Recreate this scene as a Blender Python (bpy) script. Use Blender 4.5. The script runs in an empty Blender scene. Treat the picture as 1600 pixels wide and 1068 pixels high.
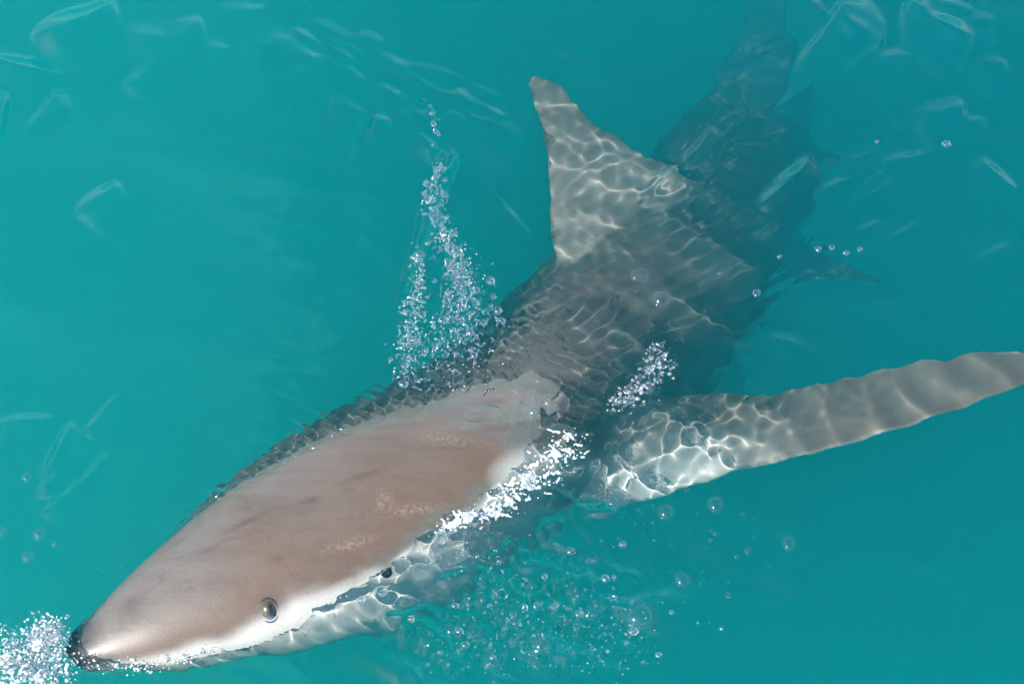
import bpy, bmesh, math, random
import numpy as np
from mathutils import Vector, Matrix
from mathutils.bvhtree import BVHTree
from mathutils.kdtree import KDTree

sc = bpy.context.scene
# One Blender unit is 20 cm: everything is laid out in metres and enlarged by K at the end (fine ripples refract light more exactly that way).
K = 5.0
sc.unit_settings.system, sc.unit_settings.scale_length = 'METRIC', 1 / K
COL = sc.collection
R = math.radians
random.seed(7)
RNG = np.random.default_rng(11)

# ---------------------------------------------------------------- camera
TILT, DIST, LENS = R(32), 4.2, 94.5
cam = bpy.data.cameras.new('camera')
cam_o = bpy.data.objects.new('camera', cam)
COL.objects.link(cam_o)
sc.camera = cam_o
CAM = Vector((0, -DIST * math.sin(TILT), DIST * math.cos(TILT)))
cam_o.location = CAM * K
cam_o.rotation_euler = (TILT, 0, 0)
cam.lens, cam.sensor_width = LENS, 36.0
cam.clip_start, cam.clip_end = 0.2, 2000

# ---------------------------------------------------------------- sky, sun, exposure
SUN_EL, SUN_AZ = R(47), R(236)            # azimuth clockwise from +Y: sun to the left, a little towards the viewer
world = bpy.data.worlds.new('World')
sc.world = world
world.use_nodes = True
wn = world.node_tree
bg = wn.nodes['Background']
sky = wn.nodes.new('ShaderNodeTexSky')
sky.sky_type = 'NISHITA'
sky.sun_disc = False
sky.sun_elevation, sky.sun_rotation = SUN_EL, SUN_AZ
sky.air_density, sky.dust_density, sky.ozone_density = 1.0, 1.0, 1.0
bg.inputs[1].default_value = 0.095
wn.links.new(sky.outputs[0], bg.inputs[0])
SUN_DIR = Vector((math.sin(SUN_AZ) * math.cos(SUN_EL), math.cos(SUN_AZ) * math.cos(SUN_EL), math.sin(SUN_EL)))
sun = bpy.data.lights.new('sun', 'SUN')
sun.energy, sun.angle, sun.color = 4.9, R(0.53), (1.0, 0.955, 0.89)
sun_o = bpy.data.objects.new('sun', sun)
COL.objects.link(sun_o)
sun_o.rotation_euler = SUN_DIR.to_track_quat('Z', 'Y').to_euler()
sun.cycles.is_caustics_light = True       # sunlight refracts through the water surface
vs = sc.view_settings
vs.view_transform, vs.look, vs.exposure, vs.gamma, vs.use_curve_mapping = 'Standard', 'None', 1.37, 1.0, False
cy = sc.cycles
cy.use_denoising = True
cy.max_bounces, cy.volume_bounces, cy.transmission_bounces, cy.glossy_bounces, cy.diffuse_bounces = 14, 6, 12, 4, 3
cy.transparent_max_bounces = 24
cy.sample_clamp_indirect = 4.0
cy.caustics_refractive = True
cy.caustics_reflective = False
cy.blur_glossy = 0.3

# ---------------------------------------------------------------- helpers
F_PX = LENS / 36.0 * 1600
SURF_IOR = 1.33

def at(px, py, z=0.0):
    """Point of the place seen at a pixel of the 1600x1068 photograph, at height z (bent at the surface when under water)."""
    d = Vector(((px - 800) / F_PX, -(py - 534) / F_PX, -1.0)).normalized()
    c, s = math.cos(TILT), math.sin(TILT)
    d = Vector((d.x, d.y * c - d.z * s, d.y * s + d.z * c))
    if z >= 0:
        return CAM + d * ((z - CAM.z) / d.z)
    p = CAM + d * (-CAM.z / d.z)
    n = 1.0 / SURF_IOR
    ci = -d.z
    st = n * n * (1 - ci * ci)
    t = d * n + Vector((0, 0, 1)) * (n * ci - math.sqrt(1 - st))
    return p + t * (z / t.z)

def pix(X, Y, Z):
    """Inverse of at() for points at or above the water."""
    c, s = math.cos(TILT), math.sin(TILT)
    x, y, z = X - CAM.x, Y - CAM.y, Z - CAM.z
    yc, zc = y * c + z * s, -y * s + z * c
    return 800 + F_PX * x / -zc, 534 - F_PX * yc / -zc

def tag(o, label=None, cat=None, group=None, kind=None):
    if label: o['label'] = label
    if cat: o['category'] = cat
    if group: o['group'] = group
    if kind: o['kind'] = kind
    return o

def mesh_obj(name, verts, faces, mat, parent=None, smooth=True):
    m = bpy.data.meshes.new(name)
    m.from_pydata(verts, [], faces)
    if smooth: m.shade_smooth()
    if mat: m.materials.append(mat)
    o = bpy.data.objects.new(name, m)
    COL.objects.link(o)
    if parent: o.parent = parent
    return o

def smoothstep(a, b, x):
    t = np.clip((x - a) / (b - a), 0, 1)
    return t * t * (3 - 2 * t)

def new_mat(name):
    m = bpy.data.materials.new(name)
    m.use_nodes = True
    return m, m.node_tree, m.node_tree.nodes['Principled BSDF']

def catmull(P, n):
    """Smooth resampling of rows P (k x d) to n rows, uniform in chord length."""
    P = np.asarray(P, float)
    k = len(P)
    s = np.concatenate([[0], np.cumsum(np.maximum(1e-6, np.linalg.norm(np.diff(P[:, :3], axis=0), axis=1)))])
    m = np.zeros_like(P)
    h = np.diff(s)[:, None]
    d = np.diff(P, axis=0) / h
    m[0], m[-1] = d[0], d[-1]
    m[1:-1] = (d[:-1] * h[1:] + d[1:] * h[:-1]) / (h[:-1] + h[1:])
    q = np.linspace(0, s[-1], n)
    i = np.clip(np.searchsorted(s, q, side='right') - 1, 0, k - 2)
    hh = (s[i + 1] - s[i])[:, None]
    t = ((q - s[i])[:, None]) / hh
    return ((2*t**3 - 3*t**2 + 1) * P[i] + (t**3 - 2*t**2 + t) * hh * m[i] + (-2*t**3 + 3*t**2) * P[i+1] + (t**3 - t**2) * hh * m[i+1])

# ================================================================= THE SHARK (built first: the water is shaped round it)
# centre pixel, centre height, half width (side to side), half height (back to belly), roll in degrees, squareness
ST = [
    # px    py     z      w     h    roll
    (104, 1014, -0.030, 0.016, 0.010, 10),
    (118, 1013, -0.028, 0.032, 0.021, 10),
    (150, 1004, -0.027, 0.047, 0.034, 9),
    (200,  985, -0.030, 0.072, 0.053, 8),
    (290,  946, -0.039, 0.108, 0.080, 6),
    (390,  899, -0.055, 0.146, 0.103, 8),
    (500,  843, -0.080, 0.174, 0.121, 8),
    (600,  788, -0.103, 0.184, 0.134, 10),
    (720,  717, -0.143, 0.182, 0.150, 26),
    (850,  634, -0.187, 0.170, 0.172, 44),
    (960,  540, -0.218, 0.162, 0.190, 56),
    (1050, 440, -0.250, 0.150, 0.185, 66),
    (1120, 335, -0.320, 0.128, 0.160, 68),
    (1165, 235, -0.410, 0.102, 0.128, 66),
    (1192, 135, -0.510, 0.072, 0.090, 64),
    (1206,  40, -0.610, 0.048, 0.058, 62),
    (1212, -60, -0.710, 0.036, 0.042, 60),
    (1214, -130, -0.780, 0.030, 0.036, 60),
]
rows = []
for px, py, z, w, h, roll in ST:
    p = at(px, py, z)
    rows.append((p.x, p.y, p.z, w, h, R(roll)))
NS, NA = 190, 72
SP = catmull(rows, NS)
frames = []
for i in range(NS):
    a, b = SP[max(0, i - 2)], SP[min(NS - 1, i + 2)]
    T = Vector(a[:3] - b[:3]).normalized()                 # towards the snout
    U = (Vector((0, 0, 1)) - T * T.z).normalized()
    L = U.cross(T)
    r = SP[i, 5]
    D = U * math.cos(r) - L * math.sin(r)                  # towards the back
    S = L * math.cos(r) + U * math.sin(r)                  # towards the left flank
    frames.append((Vector(SP[i, :3]), T, D, S, SP[i, 3], SP[i, 4]))
bv, btag = [], []                                           # vertices and (t, q, kind)
for i, (C, T, D, S, w, h) in enumerate(frames):
    t = i / (NS - 1)
    for k in range(NA):
        ph = 2 * math.pi * k / NA
        cs, sn = math.cos(ph), math.sin(ph)
        e = 0.90
        x = math.copysign(abs(cs) ** e, cs)
        y = math.copysign(abs(sn) ** 0.95, sn)
        if sn < 0: y *= 0.86                                # flatter belly
        if t < 0.5 and sn > 0:
            y *= 1.0 - 0.10 * (1 - t / 0.5) * abs(cs)       # sloping brow
        bv.append(C + S * (w * x) + D * (h * y))
        btag.append((t, sn + .5 * max(0.0, -cs), 0))
bf = []
for i in range(NS - 1):
    for k in range(NA):
        k2 = (k + 1) % NA
        bf.append((i * NA + k, i * NA + k2, (i + 1) * NA + k2, (i + 1) * NA + k))
nose, tailp = len(bv), len(bv) + 1
bv.append(frames[0][0] + frames[0][1] * 0.008); btag.append((0, 0, 0))
bv.append(frames[-1][0] - frames[-1][1] * 0.02); btag.append((1, 0, 0))
for k in range(NA):
    bf.append((nose, (k + 1) % NA, k))
    bf.append((tailp, (NS - 1) * NA + k, (NS - 1) * NA + (k + 1) % NA))

def fin(lead, trail, thick, kind, root_in, nu=22, nv=44, curve=0.0):
    """A fin from its leading and trailing edge (lists of points root -> tip): an aerofoil that thins to the tip and the rear."""
    A, B = catmull(lead, nv), catmull(trail, nv)
    base = len(bv)
    up0 = None
    ring = 2 * nu
    for j in range(-4, nv):
        f = max(j, 0)
        a, b = Vector(A[f][:3]), Vector(B[f][:3])
        if j < 0:
            off = Vector(root_in) * (-j / 4.0)
            a, b = a + off, b + off
        chord = b - a
        nxt = Vector(A[min(f + 1, nv - 1)][:3]) - Vector(A[max(f - 1, 0)][:3])
        n = chord.cross(nxt)
        n = n.normalized() if n.length > 1e-9 else up0
        if up0 is not None and n.dot(up0) < 0: n = -n
        up0 = n
        v = f / (nv - 1)
        th = thick * (1 - v) ** 0.8 + 0.0035
        if j >= 0: th += thick * 0.9 * math.exp(-v * 16)    # flared root
        for k in range(ring):
            u = k / nu if k <= nu else 2 - k / nu
            s = 1 if k <= nu else -1
            prof = 2.6 * (0.2969 * math.sqrt(u) - 0.126 * u - 0.3516 * u**2 + 0.2843 * u**3 - 0.1015 * u**4) * 1.9
            prof = max(prof, 0.0) + 0.18 * math.sin(math.pi * min(1, u * 1.0)) ** 0.5 if 0 < u < 1 else 0.0
            bow = n * (curve * math.sin(math.pi * u) * chord.length)
            bv.append(a + chord * u + bow + n * (s * th * prof * 0.5 if prof else 0))
            btag.append((v, s * (1 if n.z > 0 else -1), kind + u * 0.5))
    rows_ = nv + 4
    for j in range(rows_ - 1):
        for k in range(ring):
            k2 = (k + 1) % ring
            bf.append((base + j * ring + k, base + j * ring + k2, base + (j + 1) * ring + k2, base + (j + 1) * ring + k))
    bf.append(tuple(base + k for k in range(ring))[::-1])
    bf.append(tuple(base + (rows_ - 1) * ring + k for k in range(ring)))

def pts(seq):
    return [tuple(at(*p)) for p in seq]

# first dorsal fin
fin(pts([(874, 430, -.085), (862, 385, -.078), (857, 310, -.070), (852, 240, -.064), (838, 185, -.078), (824, 138, -.085), (826, 108, -.088)]),
    pts([(1062, 264, -.105), (1040, 250, -.100), (1005, 232, -.090), (965, 208, -.090), (920, 170, -.088), (880, 130, -.088), (842, 106, -.088)]),
    0.040, 1, (0.10, -0.03, -0.05))
# left pectoral fin
fin(pts([(960, 800, -.105), (1050, 768, -.085), (1140, 742, -.072), (1300, 702, -.062), (1450, 657, -.058), (1600, 605, -.055), (1680, 572, -.055), (1730, 545, -.055)]),
    pts([(960, 610, -.100), (1080, 604, -.095), (1200, 606, -.085), (1290, 592, -.075), (1375, 572, -.068), (1500, 550, -.060), (1600, 541, -.057), (1722, 540, -.055)]),
    0.046, 2, (-0.10, 0.03, -0.05), nv=60)
# right pectoral fin, down in the water on the far side
A0 = frames[int(NS * .50)]
c0 = A0[0] - A0[3] * .12 - A0[2] * .10
dv = (-A0[3] * .8 - A0[2] * .75 - A0[1] * .35).normalized()
fin([tuple(c0 + A0[1] * .10), tuple(c0 + A0[1] * .06 + dv * .2), tuple(c0 - A0[1] * .06 + dv * .42)],
    [tuple(c0 - A0[1] * .12), tuple(c0 - A0[1] * .10 + dv * .2), tuple(c0 - A0[1] * .10 + dv * .42)], 0.035, 2, tuple(A0[3] * .06))
# pelvic fin
fin(pts([(1195, 450, -.380), (1285, 442, -.360), (1345, 438, -.335), (1390, 438, -.310)]),
    pts([(1235, 345, -.400), (1295, 384, -.370), (1348, 410, -.340), (1392, 434, -.310)]), 0.022, 3, (-0.06, 0.0, -0.03))
# anal fin
fin(pts([(1235, 270, -.44), (1275, 268, -.43), (1322, 258, -.41)]), pts([(1242, 170, -.50), (1272, 225, -.45), (1322, 252, -.41)]), 0.018, 3, (-0.05, 0, 0))
# second dorsal fin
fin(pts([(1120, 160, -.50), (1092, 140, -.49), (1078, 118, -.49)]), pts([(1152, 85, -.56), (1110, 105, -.50), (1080, 114, -.49)]), 0.014, 3, (0.04, 0, -0.01)) if False else None
# tail fin (beyond the upper edge of the photograph)
E0 = frames[-1]
eb, et, ed = E0[0], E0[1], E0[2]
fin([tuple(eb + et * .02 + ed * .0), tuple(eb - et * .18 + ed * .22), tuple(eb - et * .46 + ed * .50)],
    [tuple(eb - et * .10), tuple(eb - et * .26 + ed * .16), tuple(eb - et * .49 + ed * .48)], 0.03, 3, tuple(et * .04))
fin([tuple(eb + et * .02 - ed * .0), tuple(eb - et * .10 - ed * .14), tuple(eb - et * .24 - ed * .26)],
    [tuple(eb - et * .10), tuple(eb - et * .18 - ed * .10), tuple(eb - et * .27 - ed * .25)], 0.026, 3, tuple(et * .04))

# one continuous skin: voxel remesh of body and fins, then a little smoothing
raw = bpy.data.meshes.new('raw')
raw.from_pydata(bv, [], bf)
bmx = bmesh.new(); bmx.from_mesh(raw); bmesh.ops.recalc_face_normals(bmx, faces=bmx.faces); bmx.to_mesh(raw); bmx.free()
tmp = bpy.data.objects.new('raw', raw); COL.objects.link(tmp)
md = tmp.modifiers.new('r', 'REMESH'); md.mode = 'VOXEL'; md.voxel_size = 0.0045
ms = tmp.modifiers.new('s', 'SMOOTH'); ms.iterations = 3; ms.factor = 0.5
dg = bpy.context.evaluated_depsgraph_get()
skin = bpy.data.meshes.new_from_object(tmp.evaluated_get(dg))
bpy.data.objects.remove(tmp); bpy.data.meshes.remove(raw)
skin.name = 'shark'
skin.shade_smooth()
nv = len(skin.vertices)
SV = np.empty(nv * 3); skin.vertices.foreach_get('co', SV); SV = SV.reshape(-1, 3)
kd = KDTree(len(bv))
for i, p in enumerate(bv): kd.insert(p, i)
kd.balance()
VT = np.array([btag[kd.find(v)[1]] for v in SV])
EDG = np.empty(len(skin.edges) * 2, np.int32); skin.edges.foreach_get('vertices', EDG); EDG = EDG.reshape(-1, 2)
deg = np.bincount(EDG.ravel(), minlength=nv) + 1.0
def relax(a, n, w=1.0):
    for _ in range(n):
        b = (a + np.bincount(EDG[:, 0], a[EDG[:, 1]], nv) + np.bincount(EDG[:, 1], a[EDG[:, 0]], nv)) / deg
        a = a + (b - a) * w
    return a
wgt = relax(np.where(VT[:, 2] < .9, 1.0, .22), 4)
for _ in range(16):
    SV = np.stack([relax(SV[:, c], 1, wgt) for c in range(3)], 1)
skin.vertices.foreach_set('co', SV.astype(np.float32).ravel()); skin.update()
SF = [tuple(p.vertices) for p in skin.polygons]
BVH = BVHTree.FromPolygons([Vector(v) for v in SV], SF)

def cast(px, py):
    """Where the sight line through a pixel meets the shark (no bending: for the part above water)."""
    q = at(px, py, 0.0)
    loc, nor, idx, dist = BVH.ray_cast(CAM, (q - CAM).normalized())
    return loc, nor

# pigment: R pale belly, G brown fringe, B dark marks and painted shade of the mid-body, A sandy patches
line = []
for px, py in [(128, 1038), (170, 1036), (230, 1028), (300, 1010), (350, 997), (385, 984), (410, 966), (432, 950), (452, 940), (520, 915), (600, 880), (660, 845), (720, 803), (790, 750)]:
    l, n = cast(px, py)
    if l is not None:
        t_, q_, k_ = btag[kd.find(l)[1]]
        line.append((t_, q_))
line.sort()
lt = [a for a, b in line]; lq = [b for a, b in line]
t, q, k = VT[:, 0], VT[:, 1], VT[:, 2]
body = k < 0.9
qb = np.interp(t, lt + [lt[-1] + .05, lt[-1] + .12, 1.0], lq + [-.55, -.85, -.80])
soft = np.interp(t, [0, .08, .16, .2, .5, 1], [.14, .12, .08, .022, .03, .2])
n1 = np.sin(SV[:, 0] * 61 + 2 * np.sin(SV[:, 1] * 47)) * np.sin(SV[:, 1] * 53 + SV[:, 2] * 40)
pale = np.where(body, smoothstep(-1, 1, (qb - q + .03 * n1) / soft), 0)
pale = np.where((k >= .9) & (k < 1.9), .17, pale)
brown = np.where(body, np.exp(-(((q - qb - .20) / .22) ** 2)) * (t < .6), .50)
pec = (k >= 1.9) & (k < 2.9)
pale = np.where(pec, np.where(q < 0, .9, np.maximum(.03, smoothstep(.34, .04, k - 2) * smoothstep(.42, .10, t))), pale)
brown = np.where(pec, np.maximum(.45, 1.25 * smoothstep(.16, .02, k - 2)), brown)
dark = np.where(body, smoothstep(.030, .004, t), np.where(k >= 2.9, .5 * smoothstep(.5, 1, t), 0))
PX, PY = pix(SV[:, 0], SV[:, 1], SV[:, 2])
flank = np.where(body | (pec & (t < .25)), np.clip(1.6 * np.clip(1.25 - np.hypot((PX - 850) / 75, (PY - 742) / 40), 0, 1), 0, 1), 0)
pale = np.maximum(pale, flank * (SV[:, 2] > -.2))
deep = np.where(body, smoothstep(.31, .43, t) * (1 - .8 * smoothstep(.58, .74, t)), 0)  # extent of the shade painted along the mid-body
def blob(cx, cy, a, b, ang):
    c_, s_ = math.cos(R(ang)), math.sin(R(ang))
    X, Y = PX - cx, PY - cy
    return np.clip(1.25 - np.sqrt(((X * c_ + Y * s_) / a) ** 2 + ((-X * s_ + Y * c_) / b) ** 2), 0, 1)
top = (SV[:, 2] > -.02) & body
patch = np.where(top, np.maximum.reduce([blob(640, 796, 60, 9, -6), .8 * blob(600, 783, 16, 22, 10), blob(545, 850, 46, 10, -14), .7 * blob(700, 686, 60, 10, 6)]), 0)
dark = np.maximum(dark, .40 * deep)  # shade on the flank put into the skin colour
dark = np.maximum(dark, np.where(top, .30 * blob(422, 950, 30, 30, 0), 0))
dark = np.maximum(dark, np.where(top, np.maximum.reduce([.45 * blob(486, 781, 22, 5, -14), .5 * blob(385, 815, 46, 3, -26), .4 * blob(330, 857, 30, 3, -30),
                                                          .35 * blob(570, 742, 40, 4, -16), .3 * blob(432, 873, 14, 8, 0)]), 0))
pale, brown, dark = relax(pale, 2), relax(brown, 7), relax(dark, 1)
ca = skin.color_attributes.new('pigment_and_shade', 'FLOAT_COLOR', 'POINT')
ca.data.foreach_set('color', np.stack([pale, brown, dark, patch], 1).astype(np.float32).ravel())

# skin material
m_skin, nt, bs = new_mat('shark_skin')
N, Lk = nt.nodes, nt.links
def node(nt, ty, **kw):
    n = nt.nodes.new(ty)
    for a, b in kw.items(): setattr(n, a, b)
    return n
def mixc(nt, fac, a, b, blend='MIX'):
    n = node(nt, 'ShaderNodeMix', data_type='RGBA', blend_type=blend)
    for s, v in ((0, fac), (6, a), (7, b)):
        if hasattr(v, 'is_linked'): nt.links.new(v, n.inputs[s])
        elif isinstance(v, tuple): n.inputs[s].default_value = (*v, 1)
        else: n.inputs[s].default_value = v
    return n.outputs[2]
def mth(nt, op, a, b=0.0, c=None, clamp=False):
    n = node(nt, 'ShaderNodeMath', operation=op, use_clamp=clamp)
    for s, v in ((0, a), (1, b), (2, c)):
        if v is None: continue
        if hasattr(v, 'is_linked'): nt.links.new(v, n.inputs[s])
        else: n.inputs[s].default_value = v
    return n.outputs[0]
def noise(nt, vec, scale, detail=4, rough=.55, dist=0.0):
    n = node(nt, 'ShaderNodeTexNoise')
    n.inputs['Scale'].default_value, n.inputs['Detail'].default_value = scale, detail
    n.inputs['Roughness'].default_value, n.inputs['Distortion'].default_value = rough, dist
    if vec is not None: nt.links.new(vec, n.inputs['Vector'])
    return n.outputs['Fac']
def ramp(nt, fac, stops):
    n = node(nt, 'ShaderNodeValToRGB')
    while len(n.color_ramp.elements) < len(stops): n.color_ramp.elements.new(.5)
    for e, (p, c) in zip(n.color_ramp.elements, stops):
        e.position = p; e.color = (c, c, c, 1) if not isinstance(c, tuple) else (*c, 1)
    nt.links.new(fac, n.inputs[0])
    return n.outputs[0]
vc = node(nt, 'ShaderNodeVertexColor', layer_name='pigment_and_shade')
sep = node(nt, 'ShaderNodeSeparateColor'); Lk.new(vc.outputs['Color'], sep.inputs[0])
tc = node(nt, 'ShaderNodeTexCoord'); ob = tc.outputs['Object']
# streaks run along the body: stretched coordinates
mp = node(nt, 'ShaderNodeMapping'); mp.inputs['Rotation'].default_value = (0, 0, R(-28)); mp.inputs['Scale'].default_value = (.22, 1, 1)
Lk.new(ob, mp.inputs['Vector'])
nA = noise(nt, ob, 9, 5, .6)
nB = noise(nt, mp.outputs[0], 26, 5, .65, .4)
nC = noise(nt, ob, 420, 2, .6)
nD = noise(nt, ob, 170, 3, .7)
gray = mixc(nt, ramp(nt, nA, [(.32, 0.0), (.68, 1.0)]), (.070, .063, .058), (.102, .093, .086))
nF = noise(nt, mp.outputs[0], 9, 4, .6, 1.2)
gray = mixc(nt, ramp(nt, nF, [(.40, 0.0), (.52, .55), (.60, .15), (.72, .6)]), gray, (.126, .118, .110))  # pale wisps: wet sheen painted into the skin colour
gray = mixc(nt, ramp(nt, nB, [(.42, 0.0), (.66, .55)]), gray, (.124, .112, .104))
gray = mixc(nt, ramp(nt, noise(nt, ob, 34, 4, .6), [(.60, 0.0), (.74, .5)]), gray, (.056, .049, .046))
c1 = mixc(nt, mth(nt, 'MULTIPLY', sep.outputs[1], .75), gray, (.100, .067, .046))
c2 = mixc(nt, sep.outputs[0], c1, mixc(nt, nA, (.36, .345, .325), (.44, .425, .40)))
spk = mth(nt, 'MULTIPLY', vc.outputs['Alpha'], ramp(nt, nD, [(.45, 0.0), (.58, 1.0)]))
c3 = mixc(nt, mth(nt, 'MULTIPLY', spk, .34), c2, (.28, .23, .155))
nE = noise(nt, ob, 60, 3, .6)
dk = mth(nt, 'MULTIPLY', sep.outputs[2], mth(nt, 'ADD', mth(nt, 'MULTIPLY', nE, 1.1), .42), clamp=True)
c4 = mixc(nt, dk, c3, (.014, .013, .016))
c5 = mixc(nt, .5, c4, ramp(nt, nC, [(.3, .58), (.7, 1.0)]), 'MULTIPLY')
Lk.new(c5, bs.inputs['Base Color'])
Lk.new(mth(nt, 'ADD', mth(nt, 'MULTIPLY', nB, .30), .28), bs.inputs['Roughness'])
bs.inputs['Specular IOR Level'].default_value = .4
bs.inputs['Coat Weight'].default_value = .22; bs.inputs['Coat Roughness'].default_value = .16
bp = node(nt, 'ShaderNodeBump'); bp.inputs['Strength'].default_value = .28; bp.inputs['Distance'].default_value = .002 * K
Lk.new(mth(nt, 'ADD', mth(nt, 'MULTIPLY', nC, .5), mth(nt, 'MULTIPLY', nB, .9)), bp.inputs['Height'])
Lk.new(bp.outputs[0], bs.inputs['Normal'])
skin.materials.clear(); skin.materials.append(m_skin)
shark = bpy.data.objects.new('shark', skin); COL.objects.link(shark)
tag(shark, 'bronze grey shark at the surface, head out of the water and tail sinking away', 'shark')
shark.cycles.is_caustics_receiver = True

# ---- eye: globe, iris, pupil, eyelid rim
def plain(name, col, rough, spec=.5, coat=0):
    m, nt, b = new_mat(name)
    n = noise(nt, node(nt, 'ShaderNodeTexCoord').outputs['Object'], 140, 4, .6)
    nt.links.new(mixc(nt, n, tuple(c * .75 for c in col), tuple(min(1, c * 1.2) for c in col)), b.inputs['Base Color'])
    b.inputs['Roughness'].default_value = rough
    b.inputs['Specular IOR Level'].default_value = spec
    b.inputs['Coat Weight'].default_value = coat
    return m
m_glob = plain('eye_white_blue', (.10, .135, .22), .12, .6, 1)
m_iris = plain('iris_brass', (.050, .042, .020), .2, .6, 1)
m_pup = plain('pupil_black', (.012, .012, .014), .1, .6, 1)
m_rim = plain('eyelid_dark', (.030, .032, .045), .55, .15)
m_slit = plain('slit_dark', (.02, .018, .018), .5, .3)

def rev(name, prof, M, mat, parent, n=28, sx=1.0):
    v, f = [], []
    for r, z in prof:
        for j in range(n):
            a = 2 * math.pi * j / n
            v.append(M @ Vector((r * math.cos(a) * sx, r * math.sin(a), z)))
    for i in range(len(prof) - 1):
        for j in range(n):
            f.append((i * n + j, i * n + (j + 1) % n, (i + 1) * n + (j + 1) % n, (i + 1) * n + j))
    f.append(tuple(range((len(prof) - 1) * n, len(prof) * n)))
    return mesh_obj(name, [tuple(x) for x in v], f, mat, parent)

el, en = cast(420, 953)
if el is not None:
    zc = (en * .75 + (CAM - el).normalized() * .25).normalized()
    xc = Vector((1, .35, 0)); xc = (xc - zc * xc.dot(zc)).normalized()
    yc = zc.cross(xc)
    M = Matrix((xc, yc, zc)).transposed().to_4x4(); M.translation = el - zc * .0112
    rr = .0160
    dome = [(rr * math.cos(a), rr * math.sin(a)) for a in np.linspace(0, math.pi / 2 - .02, 12)]
    Mo = M @ Matrix.Diagonal((.90, 1.12, 1, 1))
    eye = rev('eye', dome, Mo, m_glob, shark)
    eye['label'] = 'brassy eye with a blue grey lower part and dark rim'
    cap = lambda a0, off: [((rr + off) * math.sin(a), (rr + off) * math.cos(a)) for a in np.linspace(a0, .02, 8)]
    tilt = Matrix.Rotation(R(-17), 4, 'X') @ Matrix.Rotation(R(-8), 4, 'Y')
    rev('iris', cap(.86, .0006), Mo @ tilt, m_iris, eye)
    tilt2 = Matrix.Rotation(R(2), 4, 'X') @ Matrix.Rotation(R(14), 4, 'Y')
    rev('pupil', cap(.50, .0013), Mo @ tilt2, m_pup, eye, sx=.75)
    # eyelid: a fold that is thick above and in front, thin below
    v, f = [], []
    for j in range(32):
        a = 2 * math.pi * j / 32
        th = .0014 + .0016 * max(0.0, math.sin(a + .5))
        for k in range(8):
            b = 2 * math.pi * k / 8
            r = .0156 + th * .8 * math.cos(b)
            v.append(tuple(Mo @ Vector((r * math.cos(a), r * math.sin(a), .0088 + th * 1.1 * math.sin(b)))))
    for j in range(32):
        for k in range(8):
            f.append((j * 8 + k, ((j + 1) % 32) * 8 + k, ((j + 1) % 32) * 8 + (k + 1) % 8, j * 8 + (k + 1) % 8))
    mesh_obj('eyelid', v, f, m_rim, eye)

# dark corner of the mouth
for mx_, my_, ln_, wd_ in [(604, 898, .010, .0042), (622, 922, .008, .0020)]:
    l_, n_ = cast(mx_, my_)
    if l_ is not None:
        ax_ = Vector((.8, .45, 0)); ax_ = (ax_ - n_ * ax_.dot(n_)).normalized(); ay_ = n_.cross(ax_)
        v, f = [], []
        for a_ in range(18):
            th_ = 2 * math.pi * a_ / 18
            r_ = 1 + .22 * math.sin(3 * th_ + mx_)
            v.append(tuple(l_ + ax_ * ln_ * r_ * math.cos(th_) + ay_ * wd_ * r_ * math.sin(th_) - n_ * .002))
            v.append(tuple(l_ + ax_ * ln_ * .6 * r_ * math.cos(th_) + ay_ * wd_ * .6 * r_ * math.sin(th_) + n_ * .0012))
        v.append(tuple(l_ + n_ * .0015))
        for a_ in range(18):
            b_ = (a_ + 1) % 18
            f += [(2 * a_, 2 * b_, 2 * b_ + 1, 2 * a_ + 1), (2 * a_ + 1, 2 * b_ + 1, 36)]
        mesh_obj('mouth_fold', v, f, m_slit, shark)

# ================================================================= WATER SURFACE
X0, X1, Y0, Y1, DX = -1.02, 1.02, -.80, 1.00, 0.0029
def axis(lo, hi, far):
    core = np.arange(lo, hi + DX * .5, DX)
    out, s, p = [], DX, hi
    while p < far:
        s *= 1.22; p += s; out.append(p)
    up = np.array(out)
    out, s, p = [], DX, lo
    while p > -far:
        s *= 1.22; p -= s; out.append(p)
    return np.concatenate([np.array(out)[::-1], core, up])
AX, AY = axis(X0, X1, 60), axis(Y0, Y1, 60)
GX, GY = np.meshgrid(AX, AY)

NT = 1024
def band(seed, lo, hi, ang=None, spread=.5):
    """Periodic random waves with wavelengths lo..hi metres in a 2.4 m tile, unit rms; ang: main direction of travel."""
    r = np.random.default_rng(seed)
    f = np.fft.fftfreq(NT, d=2.4 / NT)
    FX, FY = np.meshgrid(f, f)
    K = np.hypot(FX, FY) + 1e-9
    c, w = math.log(1 / math.sqrt(lo * hi)), math.log(hi / lo) / 2
    A = np.exp(-((np.log(K) - c) / w) ** 2 * 1.2)
    if ang is not None:
        dd = np.abs(np.cos(np.arctan2(FY, FX) - R(ang)))
        A = A * (.06 + np.exp(-((np.arccos(np.clip(dd, 0, 1))) / spread) ** 2))
    g = np.fft.ifft2(np.fft.fft2(r.standard_normal((NT, NT))) * A).real
    return (g / g.std()).astype(np.float32)
def sample(tile, X, Y):
    u = (X / 2.4 * NT) % NT; v = (Y / 2.4 * NT) % NT
    i, j = np.floor(u).astype(int), np.floor(v).astype(int)
    a, b = u - i, v - j
    i1, j1 = (i + 1) % NT, (j + 1) % NT; i, j = i % NT, j % NT
    return (tile[j, i] * (1 - a) + tile[j, i1] * a) * (1 - b) + (tile[j1, i] * (1 - a) + tile[j1, i1] * a) * b

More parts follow.
